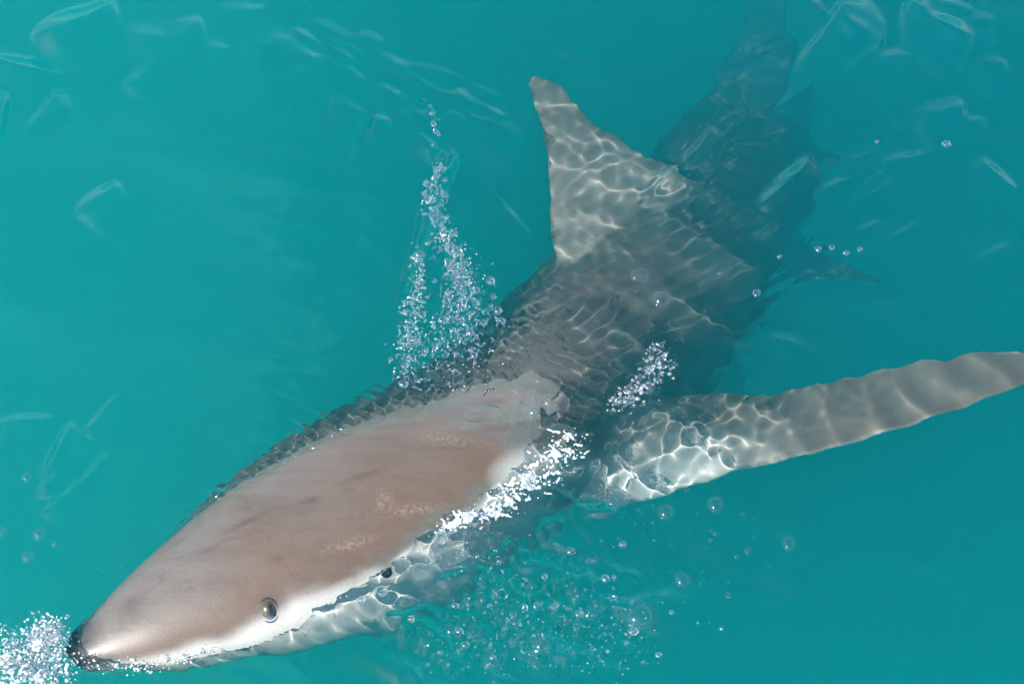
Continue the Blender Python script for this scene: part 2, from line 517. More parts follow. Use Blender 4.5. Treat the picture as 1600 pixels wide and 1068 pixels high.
# pixel coordinates of the still surface, for placing disturbances where they are in the place
QX, QY = pix(np.clip(GX, -2, 2), np.clip(GY, -2, 2), 0 * GX)
def near(cx, cy, a, b, ang=0.0, p=2.0):
    c_, s_ = math.cos(R(ang)), math.sin(R(ang))
    X, Y = QX - cx, QY - cy
    return np.exp(-(((np.abs(X * c_ + Y * s_) / a) ** p) + (np.abs(-X * s_ + Y * c_) / b) ** p))

# depth of the shark under each point of a coarse grid -> waterline field
cxs, cys = np.arange(X0, X1, .008), np.arange(Y0, Y1, .008)
TOP = np.full((len(cys), len(cxs)), -1.5)
for j, y in enumerate(cys):
    for i, x in enumerate(cxs):
        h = BVH.ray_cast(Vector((x, y, 1)), Vector((0, 0, -1)))
        if h[0] is not None: TOP[j, i] = h[0].z
def csample(A, X, Y):
    u = np.clip((X - cxs[0]) / .008, 0, len(cxs) - 1.001); v = np.clip((Y - cys[0]) / .008, 0, len(cys) - 1.001)
    i, j = u.astype(int), v.astype(int); a, b = u - i, v - j
    return (A[j, i] * (1 - a) + A[j, i + 1] * a) * (1 - b) + (A[j + 1, i] * (1 - a) + A[j + 1, i + 1] * a) * b
def blur(A, n):
    for _ in range(n):
        A = (np.roll(A, 1, 0) + np.roll(A, -1, 0) + np.roll(A, 1, 1) + np.roll(A, -1, 1) + A) / 5
    return A
inside = blur((TOP > -.9).astype(float), 30)                # soft footprint of the shark
rim = blur(np.exp(-((TOP - 0.0) / .03) ** 2), 4)            # where skin meets the surface
FOOT, RIM = csample(inside, GX, GY), csample(rim, GX, GY)
core = ((GX > X0 - .3) & (GX < X1 + .3) & (GY > Y0 - .3) & (GY < Y1 + .3)).astype(float)
far = smoothstep(14, 3, np.hypot(GX, GY))

swell = sample(band(1, .35, .9, 60, .6), GX, GY) * .0020
med = sample(band(2, .10, .26, 70, .6), GX, GY)
small = sample(band(3, .045, .10, 75, .8), GX, GY)
tiny = sample(band(4, .020, .042), GX, GY)
streak = .75 * sample(band(5, .010, .021, 66, .30), GX, GY) + .6 * sample(band(6, .020, .045, 55, .6), GX, GY)       # capillary wrinkles pushed along the head

splash = np.clip(near(800, 950, 330, 130, -10) + .8 * near(1000, 640, 260, 130, -25) + .7 * near(1180, 330, 240, 190, -50), 0, 1)
upright = .6 * near(1350, 130, 260, 140) + .45 * near(90, 60, 330, 80) + .4 * near(640, 130, 220, 90, 25)
fine = near(900, 210, 120, 170, -25, 3)                      # over the dorsal fin the surface is calmer
tailz = np.clip(near(1230, 190, 170, 270, -20, 3) + .45 * near(1450, 620, 290, 90, -14, 3), 0, 1)
fine = near(900, 210, 120, 170, -25, 3)                      # over the dorsal fin the surface is calmer
tailz = np.clip(near(1230, 190, 170, 270, -20, 3) + .45 * near(1450, 620, 290, 90, -14, 3), 0, 1)
flow = near(1030, 410, 220, 170, -45, 3)                     # water drawn out in long threads over the back
gate = smoothstep(-.5, 1.1, sample(band(12, .22, .5), GX, GY))
thread = sample(band(13, .020, .075, 128, .26), GX, GY)
act_m = (.50 + 1.0 * splash + .35 * upright) * (1 - .65 * tailz)
act_s = (.27 - .14 * tailz + 1.2 * splash * (1 - .75 * flow) + .15 * upright + .05 * FOOT) * (1 - .93 * tailz) + .36 * fine
act_t = (.04 + 1.0 * splash * (1 - .8 * flow) + .03 * FOOT) * (1 - tailz) + .25 * fine
H = swell * far + core * far * (med * .0024 * act_m + small * .0012 * act_s + tiny * .00055 * act_t)
H += core * near(1430, 640, 260, 90, -14, 3) * sample(band(23, .055, .15, 30, .8), GX, GY) * .0013
H += core * flow * (.06 + gate) * thread * .0013
bow = np.clip(near(400, 760, 430, 50, -35, 3) + near(740, 630, 230, 45, -8, 3), 0, 1)
shoulder = near(830, 745, 95, 42, -34, 3)
H += core * (streak * .0017 * (.35 + .9 * smoothstep(-.8, .9, sample(band(22, .05, .16), GX, GY))) * np.clip(bow * (.45 + .55 * RIM), 0, 1) + tiny * .0005 * bow)
H += core * shoulder * (.006 + .0022 * small + .0004 * tiny)
micro = np.maximum(0, sample(band(14, .010, .022), GX, GY) - .2)
lump = np.maximum(0, sample(band(15, .018, .036), GX, GY) - .1)
def along(pl):
    m_ = 0 * QX
    for (x0, y0, w0), (x1, y1, w1) in zip(pl[:-1], pl[1:]):
        for f in (0, .5): m_ = np.maximum(m_, near(x0 + (x1 - x0) * f, y0 + (y1 - y0) * f, w0 + (w1 - w0) * f, w0 + (w1 - w0) * f + 14))
    return m_
TRAIL = [(668, 155, 8), (685, 215, 10), (678, 300, 16), (684, 360, 22), (705, 420, 34), (720, 480, 48), (705, 545, 66), (690, 590, 62), (690, 610, 50)]
NOSE = [(-10, 1040, 40), (40, 1012, 40), (80, 985, 20), (75, 1050, 44), (20, 1060, 44), (120, 1055, 30), (230, 1045, 18)]
CHEEK = [(250, 1030, 16), (330, 1008, 16), (440, 975, 18), (540, 925, 30), (640, 870, 50), (740, 850, 70), (850, 930, 110), (700, 980, 80), (900, 1010, 80)]
patchy = smoothstep(-.2, .9, sample(band(16, .04, .12), GX, GY))
trm, nsm, ckm = along(TRAIL), along(NOSE), along(CHEEK)
H += core * trm * (.25 + .75 * patchy) * (micro * .0024 + lump * .0046)
H += core * nsm * (.35 + .65 * patchy) * (micro * .0026 + lump * .0046)
H += core * ckm * (.12 + .88 * patchy) * (micro * .0005 + lump * .0016)
H += core * ckm * (.0029 * small + .0016 * tiny)
H += core * shoulder * (micro * .0003 + lump * .0008)
H += core * near(560, 945, 250, 55, -32, 3) * .014            # water heaped against the cheek
H += core * near(825, 645, 95, 46, -12, 3) * (.0028 * small + .0022 * tiny + .0012 * med)
H += core * RIM * .003

WARPA, WARPB = sample(band(9, .14, .40), GX, GY), sample(band(10, .10, .30), GX, GY)
def facet(cx, cy, a, b, ang, slope=.37):
    """A wavelet whose far side drops away from the viewer: it mirrors the bright low sky. a, b: half size in pixels."""
    c_, s_ = math.cos(R(ang)), math.sin(R(ang))
    X, Y = QX - cx + WARPA * a * .06, QY - cy + WARPB * b * .22
    u, v = (X * c_ + Y * s_) / a, (-X * s_ + Y * c_)
    bu = b * np.sqrt(np.clip(1 - np.abs(u) ** 2.4, 0, 1)) + .5
    v = v / bu
    prof = np.where(v > 1, np.clip(1 - (v - 1) / 5.5, 0, 1) ** 1.3, np.clip((v + 1) / 2, 0, 1))
    slope = (slope + .09 * (cy > 650)) * RNG.uniform(.80, 1.14)
    return slope * 2 * bu * .00122 / max(.6, c_) * prof * (np.abs(u) < 1)
FAC = 0 * H
def bunch(n, pl, ang, b):
    """Many small wavelets lying side by side along a line of (px, py, spread)."""
    P = np.array(pl, float)
    q = RNG.random(n) * (len(P) - 1)
    xs_, ys_, ws_ = (np.interp(q, range(len(P)), P[:, c]) for c in range(3))
    return [(x + RNG.normal() * w, y + RNG.normal() * w * .75, RNG.uniform(18, 48), b * RNG.uniform(.6, 1.4), ang + RNG.normal() * 9) for x, y, w in zip(xs_, ys_, ws_)]
for f_ in [
    (115, 25, 70, 20, -22), (255, 45, 62, 18, -14), (40, 92, 75, 14, 22), (230, 105, 46, 9, -32), (330, 72, 32, 9, 10), (385, 12, 40, 10, -5),
    (480, 72, 60, 18, 8), (760, 215, 60, 8, 22), *bunch(64, [(490, 78, 20), (590, 112, 32), (670, 155, 40), (750, 190, 36)], 26, 8.5),
    *bunch(20, [(1450, 14, 14), (1510, 50, 14)], 20, 9), *bunch(10, [(1300, 20, 20), (1360, 70, 20)], 30, 9), (1390, 84, 60, 15, 3), *bunch(12, [(1220, 250, 50), (1330, 320, 40), (1420, 215, 40)], -32, 5),
    *bunch(16, [(915, 480, 18), (950, 545, 22), (985, 600, 18)], -30, 6), *bunch(46, [(600, 925, 20), (690, 880, 40), (800, 920, 70), (930, 970, 70)], -15, 7),
    *bunch(6, [(60, 720, 30), (130, 690, 20)], -50, 5),
    (1480, 28, 66, 24, 25), (1520, 45, 40, 12, 10), (1395, 82, 52, 12, 2), (1345, 32, 40, 30, 38), (1545, 95, 32, 9, 0), (1535, 62, 26, 7, 20),
    (1500, 190, 40, 9, -14), (1425, 240, 56, 8, -14), (1360, 295, 36, 8, -28), (1470, 165, 40, 16, -10), (1560, 270, 40, 8, 40),
    (40, 655, 50, 9, -8), (110, 760, 66, 8, -42), (85, 700, 50, 7, -55), (150, 310, 46, 12, -42), (1540, 400, 46, 7, -30),
    (1080, 240, 46, 7, -54), (1030, 290, 46, 7, -46), (1225, 285, 60, 12, -46), (1215, 330, 60, 6, -40), (1255, 130, 60, 9, -38), (1270, 150, 50, 5, -38),
    (400, 500, 18, 4, -20), (100, 160, 20, 12, 50), (10, 150, 10, 30, 10), (700, 260, 12, 40, 20), (800, 330, 50, 5, 50),
    (900, 800, 60, 12, -10), (930, 825, 40, 9, 20), (700, 900, 60, 12, -20), (640, 950, 50, 10, -30), (760, 930, 60, 9, -10), (850, 880, 50, 9, 10)]:
    FAC = np.maximum(FAC, facet(*f_))
for _ in range(3):
    FAC = (FAC * 2 + np.roll(FAC, 1, 0) + np.roll(FAC, -1, 0) + np.roll(FAC, 1, 1) + np.roll(FAC, -1, 1)) / 6
H += core * FAC * (1 + .05 * small)

TG = csample(TOP, GX, GY)
near_line = (core > 0) & (np.abs(TG - H) < .05) & (GX > X0) & (GX < X1) & (GY > Y0) & (GY < Y1)
for j, i in zip(*np.nonzero(near_line)):
    h = BVH.ray_cast(Vector((GX[j, i], GY[j, i], 1)), Vector((0, 0, -1)))
    TG[j, i] = h[0].z if h[0] is not None else -1.5
sheet = np.clip(near(800, 655, 110, 30, -6, 3) + near(730, 640, 90, 16, -4, 3) + .9 * near(860, 690, 60, 50, -30, 3), 0, 1) * smoothstep(-.6, .5, sample(band(21, .03, .09, 110, .6), GX, GY))
wet = TG + .0014 + .0012 * tiny + .0019 * streak + .0010 * small
H = np.where(near_line & (TG > -.03), np.maximum(H, H + (wet - H) * smoothstep(.15, .6, sheet)), H)
thin = ((H - TG < .005) & (H - TG > -.03) & near_line).astype(float)      # where the water is only a thin film on the skin
for _ in range(3):
    thin = np.maximum.reduce([thin, np.roll(thin, 1, 0), np.roll(thin, -1, 0), np.roll(thin, 1, 1), np.roll(thin, -1, 1)])

ny, nx = GX.shape
V = np.stack([GX, GY, H], -1).reshape(-1, 3)
I = np.arange(nx * ny).reshape(ny, nx)
Q = np.stack([I[:-1, :-1], I[:-1, 1:], I[1:, 1:], I[1:, :-1]], -1).reshape(-1, 4)
def fast_mesh(name, V, Q):
    m = bpy.data.meshes.new(name)
    m.vertices.add(len(V)); m.vertices.foreach_set('co', np.ascontiguousarray(V, np.float32).ravel())
    m.loops.add(Q.size); m.loops.foreach_set('vertex_index', Q.astype(np.int32).ravel())
    m.polygons.add(len(Q)); m.polygons.foreach_set('loop_start', np.arange(0, Q.size, Q.shape[1], dtype=np.int32))
    m.update(calc_edges=True); m.validate(); m.shade_smooth()
    return m
m_water = bpy.data.materials.new('sea_surface'); m_water.use_nodes = True
nt = m_water.node_tree; nt.nodes.clear()
out = node(nt, 'ShaderNodeOutputMaterial')
gl = node(nt, 'ShaderNodeBsdfGlass'); gl.inputs['IOR'].default_value = 1.33; gl.inputs['Roughness'].default_value = 0
at_ = node(nt, 'ShaderNodeAttribute', attribute_name='thin_film')
tf, tg_, fz = node(nt, 'ShaderNodeBsdfTransparent'), node(nt, 'ShaderNodeBsdfGlossy'), node(nt, 'ShaderNodeFresnel')
tg_.inputs['Roughness'].default_value = .03; fz.inputs['IOR'].default_value = 1.33
mf, mw = node(nt, 'ShaderNodeMixShader'), node(nt, 'ShaderNodeMixShader')
nt.links.new(mth(nt, 'MULTIPLY', fz.outputs[0], mth(nt, 'SUBTRACT', 1.0, node(nt, 'ShaderNodeNewGeometry').outputs['Backfacing'])), mf.inputs[0]); nt.links.new(tf.outputs[0], mf.inputs[1]); nt.links.new(tg_.outputs[0], mf.inputs[2])
nt.links.new(mth(nt, 'GREATER_THAN', at_.outputs['Fac'], .5), mw.inputs[0])
nt.links.new(gl.outputs[0], mw.inputs[1]); nt.links.new(mf.outputs[0], mw.inputs[2]); nt.links.new(mw.outputs[0], out.inputs[0])
wm = fast_mesh('water', V, Q)
wm.attributes.new('thin_film', 'FLOAT', 'POINT').data.foreach_set('value', thin.astype(np.float32).ravel()); wm.materials.append(m_water)
water = bpy.data.objects.new('water', wm); COL.objects.link(water)
water['kind'] = 'structure'; water['label'] = 'clear turquoise sea surface with ripples'
water.cycles.is_caustics_caster = True

# the cloudy turquoise body of the sea: a closed volume just above the surface down to the sand
SEABED = -1.7
sx, sy = np.arange(0, nx, 2), np.arange(0, ny, 2)
TX, TY = np.meshgrid(AX[sx], AY[sy]); TZ = H[np.ix_(sy, sx)] + .006
my, mx = TX.shape
VV = np.concatenate([np.stack([TX, TY, TZ], -1).reshape(-1, 3)])
J = np.arange(mx * my).reshape(my, mx)
QQ = np.stack([J[:-1, :-1], J[:-1, 1:], J[1:, 1:], J[1:, :-1]], -1).reshape(-1, 4)
bd = np.concatenate([J[0, :-1], J[:-1, -1], J[-1, :0:-1], J[:0:-1, 0]])
low = VV[bd].copy(); low[:, 2] = SEABED - .5
b0 = len(VV); VV = np.concatenate([VV, low]); nb = len(bd)
idx = np.arange(nb); nxt = (idx + 1) % nb
side = np.stack([bd[idx], b0 + idx, b0 + nxt, bd[nxt]], -1)
QQ = np.concatenate([QQ, side])
cen = len(VV); VV = np.concatenate([VV, [[0, 0, SEABED - .5]]])
tri = np.stack([b0 + nxt, b0 + idx, np.full(nb, cen)], -1)
vm = bpy.data.meshes.new('murky_water')
vm.from_pydata(VV.tolist(), [], QQ.tolist() + tri.tolist())
m_murk = bpy.data.materials.new('turquoise_water_body'); m_murk.use_nodes = True
nt = m_murk.node_tree; nt.nodes.clear()
out = node(nt, 'ShaderNodeOutputMaterial')
vsn = node(nt, 'ShaderNodeVolumeScatter'); vsn.inputs['Color'].default_value = (0, 1, 1, 1); vsn.inputs['Density'].default_value = 2.2 / K; vsn.inputs['Anisotropy'].default_value = 0.1
vab = node(nt, 'ShaderNodeVolumeAbsorption'); vab.inputs['Color'].default_value = (0, .992, .977, 1); vab.inputs['Density'].default_value = 3.0 / K
ad = node(nt, 'ShaderNodeAddShader')
nt.links.new(vsn.outputs[0], ad.inputs[0]); nt.links.new(vab.outputs[0], ad.inputs[1]); nt.links.new(ad.outputs[0], out.inputs['Volume'])
vm.materials.append(m_murk)
murk = bpy.data.objects.new('murky_water', vm); COL.objects.link(murk)
murk['kind'] = 'structure'; murk['label'] = 'cloudy turquoise sea water below the surface'

# pale sand far down
m_sand, nt, b = new_mat('pale_sand')
n = noise(nt, node(nt, 'ShaderNodeTexCoord').outputs['Object'], 3, 5, .6)
nt.links.new(mixc(nt, n, (.66, .64, .58), (.78, .76, .70)), b.inputs['Base Color']); b.inputs['Roughness'].default_value = .9
g = np.linspace(-60, 60, 41); SXg, SYg = np.meshgrid(g, g)
sz = SEABED + .02 * np.sin(SXg * 1.7) * np.cos(SYg * 1.3)
Is = np.arange(41 * 41).reshape(41, 41)
sb = fast_mesh('seabed', np.stack([SXg, SYg, sz], -1).reshape(-1, 3), np.stack([Is[:-1, :-1], Is[:-1, 1:], Is[1:, 1:], Is[1:, :-1]], -1).reshape(-1, 4))
sb.materials.append(m_sand)
seabed = bpy.data.objects.new('seabed', sb); COL.objects.link(seabed)
seabed['kind'] = 'structure'; seabed['label'] = 'pale sand deep below the turquoise water'
seabed.cycles.is_caustics_receiver = True

# ================================================================= BUBBLES, DROPLETS, FOAM
def surf(x, y):
    """Height of whatever is on top at x, y: the water or the shark's skin."""
    i = min(max(int(np.searchsorted(AX, x)), 1), nx - 1); j = min(max(int(np.searchsorted(AY, y)), 1), ny - 1)
    z = float(H[j, i])
    h = BVH.ray_cast(Vector((x, y, 1)), Vector((0, 0, -1)))
    return max(z, h[0].z) if h[0] is not None else z

def film_mat(name, tint, base, rough, body=0.0):
    """Thin clear film: mostly see-through, mirror-like towards its rim."""
    m = bpy.data.materials.new(name); m.use_nodes = True
    nt = m.node_tree; nt.nodes.clear()
    out = node(nt, 'ShaderNodeOutputMaterial')
    tr = node(nt, 'ShaderNodeBsdfTransparent'); gs = node(nt, 'ShaderNodeBsdfGlossy'); gs.inputs['Roughness'].default_value = rough
    tr.inputs['Color'].default_value = (*tint, 1)
    fr = node(nt, 'ShaderNodeFresnel'); fr.inputs['IOR'].default_value = 1.5
    mx = node(nt, 'ShaderNodeMixShader')
    nt.links.new(mth(nt, 'ADD', mth(nt, 'MULTIPLY', fr.outputs[0], mth(nt, 'SUBTRACT', 1.0, node(nt, 'ShaderNodeNewGeometry').outputs['Backfacing'])), base, clamp=True), mx.inputs[0])
    src = tr
    if body:
        df = node(nt, 'ShaderNodeBsdfDiffuse'); df.inputs['Color'].default_value = (.78, .80, .82, 1)
        m2 = node(nt, 'ShaderNodeMixShader'); m2.inputs[0].default_value = body
        nt.links.new(tr.outputs[0], m2.inputs[1]); nt.links.new(df.outputs[0], m2.inputs[2]); src = m2
    nt.links.new(src.outputs[0], mx.inputs[1]); nt.links.new(gs.outputs[0], mx.inputs[2]); nt.links.new(mx.outputs[0], out.inputs[0])
    return m
m_bub = film_mat('bubble_film', (.97, .985, .985), .03, .05)
m_drop = bpy.data.materials.new('water_droplet'); m_drop.use_nodes = True
nt = m_drop.node_tree; nt.nodes.clear()
out = node(nt, 'ShaderNodeOutputMaterial'); g_ = node(nt, 'ShaderNodeBsdfGlass'); g_.inputs['IOR'].default_value = 1.33; g_.inputs['Roughness'].default_value = .02
gs = node(nt, 'ShaderNodeBsdfGlossy'); gs.inputs['Roughness'].default_value = .09
mx = node(nt, 'ShaderNodeMixShader'); mx.inputs[0].default_value = .09
nt.links.new(g_.outputs[0], mx.inputs[1]); nt.links.new(gs.outputs[0], mx.inputs[2]); nt.links.new(mx.outputs[0], out.inputs[0])
m_foam = film_mat('foam_film', (.98, .99, 1.0), .08, .10, .22)
m_white = film_mat('white_water', (.98, .99, 1.0), .08, .10, .30)
m_froth = film_mat('froth_film', (.98, .99, 1.0), .06, .10, .07)

def dome_data(seed, n=20, rings=9, flat=.62):
    """Bubble at the surface: an irregular dome with the raised collar of water that creeps up its foot."""
    r = random.Random(seed)
    k1, k2, p1, p2 = r.uniform(0, .07), r.uniform(0, .05), r.uniform(0, 6), r.uniform(0, 6)
    prof = [(math.cos(a), flat * math.sin(a)) for a in np.linspace(math.pi / 2 - .02, 0.05, rings)]
    prof += [(1.10, .03), (1.32, .012)]
    v, f = [(0, 0, flat)], []
    for q, z in prof:
        for j in range(n):
            a = 2 * math.pi * j / n
            w = 1 + k1 * math.cos(2 * a + p1) + k2 * math.cos(3 * a + p2)
            v.append((q * w * math.cos(a), q * w * math.sin(a), z))
    for j in range(n): f.append((0, 1 + j, 1 + (j + 1) % n))
    for i in range(len(prof) - 1):
        for j in range(n):
            f.append((1 + i * n + j, 1 + (i + 1) * n + j, 1 + (i + 1) * n + (j + 1) % n, 1 + i * n + (j + 1) % n))
    m = bpy.data.meshes.new('bubble'); m.from_pydata(v, [], f); m.shade_smooth(); m.materials.append(m_bub)
    return m
def blob_data(seed):
    """Droplet: a small uneven ball of water, drawn out a little."""
    r = random.Random(seed)
    bm = bmesh.new(); bmesh.ops.create_icosphere(bm, subdivisions=2, radius=1)
    st, ph = r.uniform(.9, 1.5), [r.uniform(0, 6) for _ in range(3)]
    for v in bm.verts:
        c = v.co
        w = 1 + .12 * math.sin(2.3 * c.x + ph[0]) + .12 * math.sin(2.7 * c.y + ph[1]) + .08 * math.sin(3 * c.z + ph[2])
        v.co = Vector((c.x * w, c.y * w * st, c.z * w * .85))
    m = bpy.data.meshes.new('water_droplet'); bm.to_mesh(m); bm.free(); m.shade_smooth(); m.materials.append(m_drop)
    return m
DOMES = [dome_data(i) for i in range(6)]
DROPS = [blob_data(i) for i in range(6)]

def put(name, data, px, py, r, lift, label, cat, group=None):
    p = at(px, py, 0.0)
    z = surf(p.x, p.y)
    p = at(px, py, max(z, 0.0)) if z > .004 else p
    o = bpy.data.objects.new(name, data); COL.objects.link(o)
    o.location = (p.x, p.y, z + lift)
    s = r / 1000
    o.scale = (s * random.uniform(.92, 1.08), s * random.uniform(.92, 1.08), s * random.uniform(.9, 1.1))
    o.rotation_euler = (random.uniform(-.12, .12), random.uniform(-.12, .12), random.uniform(0, 6.28))
    tag(o, label, cat, group)
    return o
def on_skin(px, py):
    p = at(px, py, 0.0)
    h = BVH.ray_cast(Vector((p.x, p.y, 1)), Vector((0, 0, -1)))
    return h[0] is not None and h[0].z > -.001
def bubble(px, py, r, label, group=None):
    if on_skin(px, py): return
    return put('bubble', random.choice(DOMES), px, py, r, .0035, label, 'bubble', group)
def droplet(px, py, r, label, group=None, lift=0.0):
    if on_skin(px, py): return
    return put('water_droplet', random.choice(DROPS), px, py, r, r / 1000 * .6 + lift, label, 'water droplet', group)

# bubbles big enough to be told apart
for px, py, r, lab in [
    (1000, 430, 14, 'round clear bubble on the water just right of the dorsal fin base, upper of two'),
    (1033, 468, 16, 'larger clear bubble below and right of another by the dorsal fin base'),
    (994, 455, 5, 'tiny clear bubble between two big ones by the dorsal fin base'),
    (1000, 966, 19, 'largest clear dome of a bubble, at the lower right of the churned water'),
    (1118, 790, 12, 'clear bubble just below the root of the long side fin'),
    (1040, 802, 11, 'bubble left of another one below the long side fin root'),
    (958, 787, 10, 'bubble on the thin film just below the white patch at the fin root'),
    (1232, 852, 10, 'isolated bubble farthest right below the long side fin'),
    (1066, 905, 11, 'bubble ring right of the churned water and below the side fin'),
    (846, 1008, 12, 'clear bubble near the lower edge, right of a row of glinting drops'),
    (768, 1036, 12, 'clear bubble at the lower edge under the churned water'),
    (704, 985, 8, 'clear bubble low in the churned water below the cheek'),
    (118, 870, 0, ''), (42, 748, 7, 'small bubble with a faint ring around it, in the open water left of the head'),
    (62, 836, 9, 'topmost bubble of the small cluster left of the snout'),
    (44, 870, 8, 'lowest bubble of the small cluster left of the snout'),
    (86, 851, 5, 'rightmost bubble of the small cluster left of the snout'),
    (4, 832, 7, 'bubble at the left edge of the picture, above the snout')]:
    if r: bubble(px, py, r, lab)
# glints standing alone on the right
for px, py, r, lab in [
    (1478, 230, 7, 'bright drop alone on the water at the far upper right'),
    (1371, 219, 4, 'small drop left of the brightest one at the upper right'),
    (1217, 402, 5, 'drop over the flank, left of the row of three near the pelvic fin'),
    (1181, 461, 6, 'bright drop over the middle of the shark’s flank'),
    (1124, 430, 4, 'small drop at the end of a water thread over the flank')]:
    droplet(px, py, r, lab)
for px, py in [(1278, 391), (1300, 388), (1322, 397), (1343, 391)]:
    droplet(px, py, 4.5, 'small bright drop in the row above the pelvic fin tip', 'drops in a row above the pelvic fin')

def spread(n, pts_, sd):
    """n random spots along a polyline of (px, py, spread)."""
    out_ = []
    P = np.array(pts_, float)
    L_ = np.concatenate([[0], np.cumsum(np.hypot(*np.diff(P[:, :2], axis=0).T))])
    for q in RNG.random(n) * L_[-1]:
        x, y, w = (np.interp(q, L_, P[:, c]) for c in range(3))
        out_.append((x + RNG.normal() * w, y + RNG.normal() * w * .6))
    return out_
sizes = lambda n, a, b: a + (b - a) * RNG.random(n) ** 3
# the trail of drops from the upper water down to the back
for n_, pl, a_, b_, lab, grp in [
    (16, [(668, 155, 3), (685, 215, 5), (680, 262, 6)], 1.6, 4.5, 'tiny glinting drop at the thin upper end of the splash trail', 'drops at the upper end of the splash trail'),
    (44, [(676, 280, 9), (684, 360, 13), (700, 410, 18)], 1.4, 5.0, 'small glinting drop in the narrow middle of the splash trail', 'drops in the middle of the splash trail'),
    (50, [(712, 420, 18), (735, 480, 26), (740, 530, 28)], 1.4, 4.6, 'small glinting drop in the wide splash just left of the dorsal fin base', 'drops in the wide splash by the fin'),
    (40, [(650, 470, 10), (640, 540, 14), (680, 590, 36)], 1.4, 5.5, 'small glinting drop in the splash where it meets the edge of the back', 'drops along the edge of the back')]:
    for (x, y), r in zip(spread(n_, pl, 1), sizes(n_, a_, b_)):
        droplet(x, y, r, lab, grp, RNG.random() * .012)
for x, y, r, lab in [
    (766, 442, 7, 'bright drop at the upper right corner of the splash trail, nearest the dorsal fin'),
    (779, 490, 7, 'upper drop of the bright pair at the right edge of the splash trail'),
    (784, 505, 6, 'lower drop of the bright pair at the right edge of the splash trail'),
    (770, 468, 5, 'drop at the right edge of the splash trail, just above the bright pair'),
    (735, 525, 6, 'large bright drop in the middle of the wide splash over the edge of the back'),
    (756, 508, 5, 'drop just left of the bright pair at the right edge of the splash'),
    (742, 560, 5, 'bright drop low in the splash, over the dark back'),
    (692, 505, 6, 'large drop standing clear between the two arms of the splash trail'),
    (630, 603, 6, 'lowest drop at the left corner of the splash trail, on the edge of the back'),
    (633, 575, 5, 'drop just above the lowest left corner of the splash trail')]:
    droplet(x, y, r, lab, None, .005)
# drops and bubbles over the churned water below the cheek
low_ = [(700, 850, 40), (760, 940, 70), (860, 950, 75), (930, 900, 60), (960, 1010, 55), (800, 1020, 80), (700, 1000, 50)]
sp = spread(95, low_, 1)
for k, ((x, y), r) in enumerate(zip(sp, sizes(95, 1.8, 6.5))):
    if y < 1064:
        if k % 3: droplet(x, y, r, 'small glinting drop on the churned water below the cheek', 'drops on the churned water')
        else: bubble(x, y, r * 1.2, 'small clear bubble on the churned water below the cheek', 'bubbles on the churned water')
for x, y, lab in [
    (973, 853, 'bright drop at the upper right of the churned water, under the side fin root'), (990, 985, 'bright drop on the rim of the largest bubble dome'),
    (820, 950, 'bright drop in the middle of the churned water'), (905, 960, 'bright drop between the middle of the churned water and the largest bubble'),
    (718, 990, 'upper of two bright drops low in the churned water'), (727, 1004, 'lower of two bright drops low in the churned water'),
    (598, 928, 'bright drop beside the dark corner of the mouth'), (642, 968, 'bright drop below and right of the corner of the mouth'), (565, 938, 'bright drop left of the corner of the mouth')]:
    droplet(x, y, 6, lab)
sp = spread(34, [(1000, 770, 30), (1040, 830, 40), (1130, 850, 60), (1060, 930, 40)], 1)
for (x, y), r in zip(sp, sizes(34, 1.6, 5)):
    bubble(x, y, r, 'tiny clear bubble below the root of the long side fin', 'bubbles below the side fin')
sp = spread(22, [(960, 690, 20), (1060, 640, 40), (1090, 700, 30)], 1)
for (x, y), r in zip(sp, sizes(22, 1.6, 4)):
    bubble(x, y, r, 'tiny clear bubble in the dark water between the back and the side fin', 'bubbles behind the shoulder')

# foam: countless small bubbles, one mesh to each patch
ICO = None
def foam(name, spots, label, mat, r0, r1, thick):
    global ICO
    if ICO is None:
        bm = bmesh.new(); bmesh.ops.create_icosphere(bm, subdivisions=1, radius=1)
        ICO = ([v.co.copy() for v in bm.verts], [[v.index for v in f.verts] for f in bm.faces]); bm.free()
    v, f = [], []
    for x, y in spots:
        if name == 'spray' and on_skin(x, y): continue
        p = at(x, y, 0.0)
        r = (r0 + (r1 - r0) * RNG.random() ** 3) / 1000
        z = surf(p.x, p.y) + r * .4 + RNG.random() ** 2 * thick
        b_ = len(v)
        sx_, sy_ = RNG.uniform(.85, 1.2), RNG.uniform(.85, 1.2)
        for c in ICO[0]: v.append((p.x + c.x * r * sx_, p.y + c.y * r * sy_, z + c.z * r * .8))
        f += [tuple(b_ + i for i in q) for q in ICO[1]]
    o = mesh_obj(name, v, f, mat)
    tag(o, label, None, None, 'stuff')
    return o
sp = spread(1500, [(-10, 1040, 24), (40, 1010, 26), (84, 975, 14), (60, 1040, 28), (20, 1060, 30), (90, 1050, 20)], 1) + spread(420, [(60, 968, 7), (84, 985, 7), (100, 1030, 8), (160, 1046, 10), (240, 1042, 8), (330, 1016, 6)], 1)
foam('foam', sp, 'white bubbly foam thrown up around the tip of the snout', m_white, .3, 2.6, .014)
sp = spread(320, [(1028, 540, 9), (1030, 580, 13), (1000, 606, 12), (960, 640, 10)], 1)
foam('foam', sp, 'knot of clear and white foam bubbles behind the back', m_froth, .7, 4.2, .010)
sp = spread(700, [(690, 370, 8), (722, 410, 12), (728, 460, 18), (705, 520, 30), (690, 585, 36)], 1) + spread(420, [(655, 405, 6), (650, 480, 10), (632, 590, 9)], 1)
foam('spray', sp, 'fine white spray in the splash trail left of the dorsal fin', m_foam, .5, 1.8, .008)
sp = spread(500, [(900, 690, 14), (860, 730, 22), (820, 765, 18), (770, 800, 12), (690, 840, 8)], 1)
foam('foam', sp, 'bright white water breaking along the shoulder', m_white, .4, 2.6, .005)
